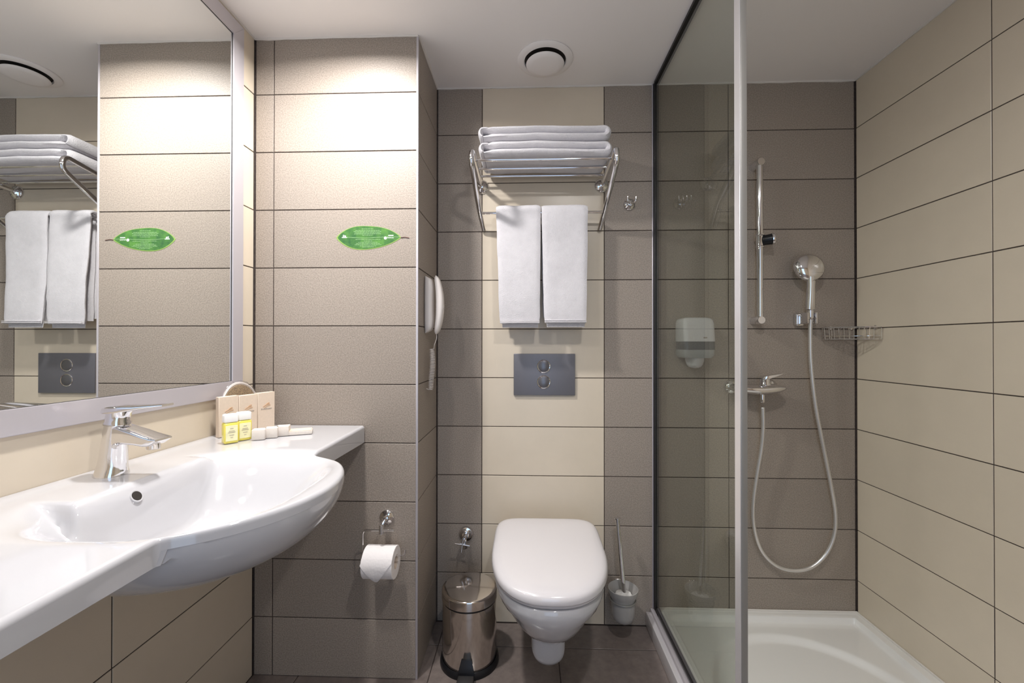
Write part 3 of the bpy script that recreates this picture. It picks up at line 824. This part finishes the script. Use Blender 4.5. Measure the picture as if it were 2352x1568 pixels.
bm = B(); lathe(bm, [(.0095, 0), (.0095, -.014), (.006, -.016)], (v0.x, -.036, v0.z-.030), (0, 0, 1), 6); part('union_nut', bm, 'chrome', t, smooth=20)

# ------------------------------------------------------------------ ceiling vent
vx, vy = -1.2455, -.168
t = thing('ceiling_vent', 'round off-white extract vent in the ceiling above the toilet', 'vent', (vx, vy, ZC))
bm = B(); lathe(bm, [(.102, 0), (.1025, -.003), (.098, -.006), (.086, -.008), (.0775, -.008), (.0755, -.004), (.0755, 0)], (vx, vy, ZC-.0004), seg=64, cap=False); part('flange', bm, 'paint', t)
bm = B(); lathe(bm, [(.0755, -.0008), (.001, -.0009)], (vx, vy, ZC), seg=48, cap=False); part('dark_gap', bm, 'dark_hole', t)
bm = B(); lathe(bm, [(.001, -.0265), (.05, -.0262), (.066, -.0235), (.0705, -.019), (.069, -.0165), (.001, -.0165)], (vx, vy, ZC), seg=64, cap=False); part('disc', bm, 'paint', t)
bm = B(); tube(bm, [(vx, vy, ZC-.001), (vx, vy, ZC-.020)], .012, 12); part('spindle', bm, 'paint', t)

# ------------------------------------------------------------------ shower tray
t = thing('shower_tray', 'square white shower tray with a shallow round well', 'shower tray', (-.4, -.4, 0))
TXa, TXb, TYa, TYb = -.7835, -.003, -.003, -.86
def tray_bm():
    bm = B(); nx, ny = 130, 140; T = []
    for j in range(ny+1):
        y = TYa+(TYb-TYa)*j/ny; r = []
        for i in range(nx+1):
            x = TXa+(TXb-TXa)*i/nx
            de = min(x-TXa, TXb-x, TYa-y, y-TYb)
            z = .072-.022*sstep((de-.028)/.012)
            rr = math.hypot(x+.405, y+.425)
            z -= .017*sstep((.325-rr)/.035)
            if de > .04: z -= .003*max(0, 1-rr/.33)
            r.append(bm.verts.new((x, y, z)))
        T.append(r)
    for j in range(ny):
        for i in range(nx): bm.faces.new((T[j][i], T[j][i+1], T[j+1][i+1], T[j+1][i]))
    edge = [T[0][i] for i in range(nx+1)]+[T[j][nx] for j in range(1, ny+1)]+[T[ny][i] for i in range(nx-1, -1, -1)]+[T[j][0] for j in range(ny-1, 0, -1)]
    lo = [bm.verts.new((v.co.x, v.co.y, .001)) for v in edge]
    n = len(edge)
    for k in range(n): bm.faces.new((edge[k], lo[k], lo[(k+1) % n], edge[(k+1) % n]))
    bm.faces.new(lo)
    return bm
part('tray_body', tray_bm(), 'tray', t, smooth=50)
bm = B(); tube(bm, [(-.78, -.003, .0735), (-.003, -.003, .0745), (-.003, -.84, .0745)], .0045, 8); part('silicone_bead', bm, 'caulk', t)
bm = B(); lathe(bm, [(.045, -.001), (.045, .003), (.040, .005), (.001, .006)], (-.405, -.60, .031), seg=32); part('waste_cover', bm, 'chrome', t)

# ------------------------------------------------------------------ shower screen
SX = -.7925
t = thing('shower_screen', 'tall fixed glass shower screen with a grey metal post', 'shower screen', (SX, -.35, 0))
PY0, PY1 = -.676, -.705
part('glass_pane', box(B(), SX-.004, SX+.004, PY0+.004, -.0225, .088, ZC-.0145, .0006, 1), 'glass', t, smooth=0)
part('wall_profile', box(B(), SX-.014, SX-.0095, -.009, -.0008, .076, ZC-.002, .0015, 1), 'alu', t)
part('wall_gasket', box(B(), SX-.0093, SX+.0085, -.022, -.0012, .076, ZC-.004, .001, 1), 'black', t)
part('top_gasket', box(B(), SX-.0105, SX+.0105, PY0, -.023, ZC-.014, ZC-.002, .001, 1), 'black', t)
part('bottom_gasket', box(B(), SX-.0060, SX+.0085, PY0, -.024, .0755, .088, .001, 1), 'black', t)
bm = B(); box(bm, SX-.040, SX-.0065, -.86, -.001, .0008, .060, .004, 2); part('threshold_rail', bm, 'alu_bright', t)
bm = B(); box(bm, SX-.022, SX-.0072, -.86, -.001, .060, .074, .002, 2); part('bottom_channel', bm, 'alu', t)
bm = B(); box(bm, SX-.0065, SX+.0100, PY1, PY0, .0765, ZC-.001, .0025, 2); pst = part('post', bm, 'alu_grey', t)
bm = B(); box(bm, SX-.0078, SX-.0060, PY1+.001, PY0-.001, .075, ZC-.001, .0005, 1); part('post_strip', bm, 'alu_bright', pst)

# ------------------------------------------------------------------ riser rail
q0, q1 = P(1745, 366, 'y', -.048), P(1746, 735, 'y', -.048)
rx = q0.x
t = thing('riser_rail', 'vertical chrome shower rail with a sliding holder on the shower wall', 'shower rail', (rx, 0, q1.z))
part('rail', tube(B(), [(rx, -.048, q1.z-.008), (rx, -.048, q0.z)], .0115, 20), 'chrome', t)
for z in (q1.z, q0.z-.012):
    bm = B(); tube(bm, [(rx, -.0006, z), (rx, -.030, z), (rx, -.056, z), (rx, -.060, z)], 1, 20, [.017, .0165, .0165, .014]); part('end_bracket', bm, 'chrome', t)
zs = P(1750, 553, 'y', -.055).z
bm = B(); lathe(bm, [(.0135, -.026), (.0155, -.024), (.0155, -.020), (.0135, -.018), (.0135, .020), (.017, .022), (.017, .026), (.013, .028)], (rx, -.048, zs), seg=24); sl = part('slider_collar', bm, 'chrome', t)
bm = B(); lathe(bm, [(.016, 0), (.0195, .005), (.0205, .032), (.022, .036), (.022, .040), (.001, .041)], (rx+.006, -.050, zs+.002), (1, -.25, .12), 24); part('slider_knob', bm, 'blackp', t, label='black and chrome turning knob')
bm = B(); lathe(bm, [(.022, .034), (.0228, .038), (.0228, .042), (.0195, .0425)], (rx+.006, -.050, zs+.002), (1, -.25, .12), 24, False); part('knob_rim', bm, 'chrome', t)

# ------------------------------------------------------------------ hand shower and its wall holder
hb = P(1862, 710, 'y', -.062); hh = P(1860, 612, 'y', -.070)
t = thing('hand_shower', 'chrome hand shower with a round head parked upright on the shower wall', 'hand shower', (hb.x, hb.y, hb.z))
def oring(c, rx_, ry_, n=24): return [Vector((c[0]+rx_*math.cos(2*PI*k/n), c[1]+ry_*math.sin(2*PI*k/n), c[2])) for k in range(n)]
hz = hh.z
bm = B(); ring_faces(bm, [oring(q, a, b_) for q, a, b_ in (((hb.x, -.060, hb.z-.003), .010, .010), ((hb.x, -.060, hb.z), .0165, .0125), ((hb.x, -.061, hb.z+.03), .0165, .0135), ((hb.x, -.063, hb.z+.06), .0155, .0135), ((hb.x-.001, -.066, hb.z+.085), .0145, .0125), ((hb.x-.002, -.070, hz-.040), .0155, .012), ((hb.x-.002, -.071, hz-.022), .017, .010), ((hb.x-.002, -.071, hz-.005), .010, .005))]); part('handle', bm, 'chrome', t)
hax = Vector((-.06, -1, .20)).normalized()
bm = B(); lathe(bm, [(.001, .024), (.020, .0225), (.038, .018), (.050, .010), (.0555, .001), (.0555, -.006), (.052, -.010), (.001, -.011)], (hb.x-.002, -.058, hz), hax, 48); part('head', bm, 'chrome', t)
bm = B(); lathe(bm, [(.050, -.0105), (.048, -.0135), (.001, -.0135)], (hb.x-.002, -.058, hz), hax, 40); part('spray_face', bm, 'alu_grey', t)
bm = B(); lathe(bm, [(.0115, 0), (.0115, -.028), (.0085, -.034)], (hb.x, -.060, hb.z-.004), (0, 0, 1), 20); part('connector', bm, 'chrome', t)
t = thing('shower_holder', 'small chrome wall bracket gripping the hand shower', 'holder', (hb.x, 0, hb.z-.03))
bm = B(); box(bm, hb.x-.030, hb.x+.004, -.022, -.0006, hb.z-.063, hb.z-.012, .008, 4); part('wall_block', bm, 'chrome', t)
bm = B()
for s in (-1, 1): box(bm, hb.x+s*.0165-.003, hb.x+s*.0165+.003, -.074, -.020, hb.z-.056, hb.z-.012, .0025, 2)
box(bm, hb.x-.016, hb.x+.016, -.040, -.018, hb.z-.050, hb.z-.020, .002, 2); part('fork', bm, 'chrome', t)

# ------------------------------------------------------------------ shower mixer
mc = P(1742, 892, 'y', -.062)
t = thing('shower_mixer', 'chrome shower mixer with a lever above its pointed body on the shower wall', 'mixer', (mc.x, 0, mc.z))
bm = B(); rings = []
for s in [-1+2*k/30 for k in range(31)]:
    x = mc.x+s*.106; e = max(.03, (1-abs(s)**2.6)**.6)
    rings.append([Vector((x, -.060+(.040*e+.004)*math.cos(a), mc.z+(.0245*e*(1 if math.sin(a) < 0 else .62))*math.sin(a)+.004*abs(s))) for a in [2*PI*k/24 for k in range(24)]])
ring_faces(bm, rings); part('body', bm, 'chrome', t)
for s in (-1, 1):
    bm = B(); lathe(bm, [(.030, 0), (.030, .004), (.024, .012), (.015, .018), (.0135, .045)], (mc.x+s*.075, -.0006, mc.z), (0, -1, 0), 32); part('wall_union', bm, 'chrome', t)
lx_ = P(1758, 880, 'y', -.062).x
bm = B(); lathe(bm, [(.021, .008), (.021, .016), (.0175, .022), (.0175, .036), (.0165, .038), (.001, .040)], (lx_, -.060, mc.z), (0, 0, 1), 28); part('cartridge_cap', bm, 'chrome', t)
bm = B()
def lsec(x, y, z0, z1, w): return [Vector((x, y+a, b)) for a, b in rrect(0, (z0+z1)/2, w, z1-z0, .002, 3)]
zt = mc.z+.038
ring_faces(bm, [lsec(lx_-.018, -.060, zt-.002, zt+.003, .020), lsec(lx_-.010, -.062, zt-.001, zt+.010, .034), lsec(lx_+.005, -.064, zt, zt+.014, .036), lsec(lx_+.025, -.068, zt+.006, zt+.017, .026), lsec(lx_+.045, -.072, zt+.014, zt+.020, .020), lsec(lx_+.056, -.074, zt+.019, zt+.023, .014)])
part('lever', bm, 'chrome', t)
ho = P(1751, 912, 'y', -.060)
bm = B(); lathe(bm, [(.0085, .014), (.0085, -.012), (.0075, -.016)], (ho.x, -.060, ho.z-.004), (0, 0, 1), 20); part('outlet', bm, 'chrome', t)
# hose
px = [(1752, 935, -.060), (1753, 980, -.055), (1749, 1030, -.048), (1738, 1095, -.040), (1730, 1160, -.035), (1733, 1215, -.032), (1750, 1265, -.030), (1782, 1298, -.030), (1822, 1310, -.030), (1862, 1303, -.030), (1895, 1275, -.031), (1915, 1232, -.033),
      (1919, 1180, -.036), (1908, 1110, -.040), (1890, 1020, -.045), (1873, 930, -.050), (1863, 840, -.055), (1861, 770, -.058), (1862, 733, -.060)]
hp = spline([P(u, v, 'y', y) for u, v, y in px], 26)
bm = B(); tube(bm, hp, 1, 10, [.0066+.0007*(k % 2) for k in range(len(hp))])
solo('shower_hose', bm, 'hose', 'silver shower hose hanging in a loop from the mixer to the hand shower', 'hose', tuple(hp[0]), smooth=80)

# ------------------------------------------------------------------ corner wire basket
t = thing('corner_basket', 'chrome wire soap basket in the corner of the shower', 'basket', (-.06, -.06, 1.15))
zt, zb = 1.203, 1.158
ya, yb_ = -.143, -.138
def outline(z, s=1.):
    c1 = Vector((-.007, -.007, z))
    pts = [c1, Vector((ya*s, -.007, z)), Vector((ya*s, -.026*s, z)), Vector((-.026*s-.02, yb_*s+.01, z)), Vector((-.007, yb_*s, z))]
    return fillet(pts+[c1], .018, 5)
part('top_rim', tube(B(), outline(zt), .0026, 8), 'chrome', t)
part('bottom_rim', tube(B(), outline(zb, .96), .0018, 8), 'chrome', t)
part('middle_wire', tube(B(), outline(zb+.012, .97), .0014, 6), 'chrome', t)
def along(z, s, f):
    P0 = Vector((ya*s, -.026*s, z)); P1 = Vector((-.026*s-.02, yb_*s+.01, z)); return P0.lerp(P1, f)
for f in [k/9 for k in range(10)]:
    part('upright_wire', tube(B(), [along(zt, 1, f), along(zb, .96, f)], .0014, 6), 'chrome', t)
for f in (.2, .45, .7, .95):
    part('upright_wire', tube(B(), [(ya*f, -.007, zt), (ya*f, -.007, zb)], .0014, 6), 'chrome', t)
    part('upright_wire', tube(B(), [(-.007, yb_*f, zt), (-.007, yb_*f, zb)], .0014, 6), 'chrome', t)
for f in (.12, .28, .44, .6, .76, .9):
    a = along(zb, .96, f); part('floor_wire', tube(B(), [a, Vector((-.007, -.007, zb)).lerp(Vector((-.007 if f > .5 else a.x*.5, a.y*.5 if f > .5 else -.007, zb)), .9)], .0014, 6), 'chrome', t)
for x, y in ((-.10, -.0035), (-.0035, -.10), (-.02, -.0035)):
    bm = B(); lathe(bm, [(.006, -.0035), (.007, .002), (.004, .005), (.001, .006)], (x, y, zt), (0, -1, 0) if x < -.01 else (-1, 0, 0), 14); part('fixing_knob', bm, 'chrome', t)

# ------------------------------------------------------------------ soap dispenser
dc = P(1599, 790, 'y', -.07); dx = dc.x
d0 = P(1564, 790, 'y', -.07).x; d1 = P(1635, 790, 'y', -.07).x; hw = (d1-d0)/2; dx = (d0+d1)/2
z_top = P(1599, 729, 'y', -.07).z; z_b1 = P(1599, 784, 'y', -.105).z; z_b2 = P(1599, 803, 'y', -.105).z; z_b3 = P(1599, 822, 'y', -.1).z
z_n = P(1599, 849, 'y', -.07).z
def dr(z, w, d, r=.018):
    pts = rrect(dx, 0, 2*w, 2*d, min(r, w*.9), 6); return [Vector((x, -.0008-max(0, d-y) if False else (-.0008-(d-y)/2*1.0), z)) for x, y in pts]
t = thing('soap_dispenser', 'white wall soap dispenser with a smoky window on the shower wall', 'dispenser', (dx, 0, z_n))
bm = B(); ring_faces(bm, [dr(z_top, hw*.72, .078, .02), dr(z_top-.004, hw*.88, .088, .02), dr(z_top-.012, hw*.97, .095, .02), dr(z_top-.025, hw, .099, .02), dr(z_b1+.003, hw, .108, .02), dr(z_b1, hw*.985, .108, .02)]); cv = part('cover', bm, 'plastic', t)
bm = B(); ring_faces(bm, [dr(z_b1, hw*.975, .106), dr(z_b2, hw*.975, .108)]); part('level_window', bm, 'window', t)
bm = B(); ring_faces(bm, [dr(z_b2, hw*.975, .107), dr(z_b3+.010, hw*.965, .104), dr(z_b3, hw*.86, .096)]); part('lower_cover', bm, 'window2', t)
bm = B(); ring_faces(bm, [[Vector((dx-.001+w*math.cos(a), -.055+d*math.sin(a), z)) for a in [2*PI*k/28 for k in range(28)]] for z, w, d in ((z_b3+.004, .036, .038), (z_b3-.010, .035, .037), (z_b3-.026, .030, .033), (z_b3-.036, .023, .027), (z_b3-.041, .010, .012))]); part('push_nozzle', bm, 'plastic', t)
bm = B(); box(bm, dx+.012, dx+.026, -.1085, -.107, z_b1+.012, z_b1+.017, .001, 1); part('printed_mark', bm, 'greyp', cv)
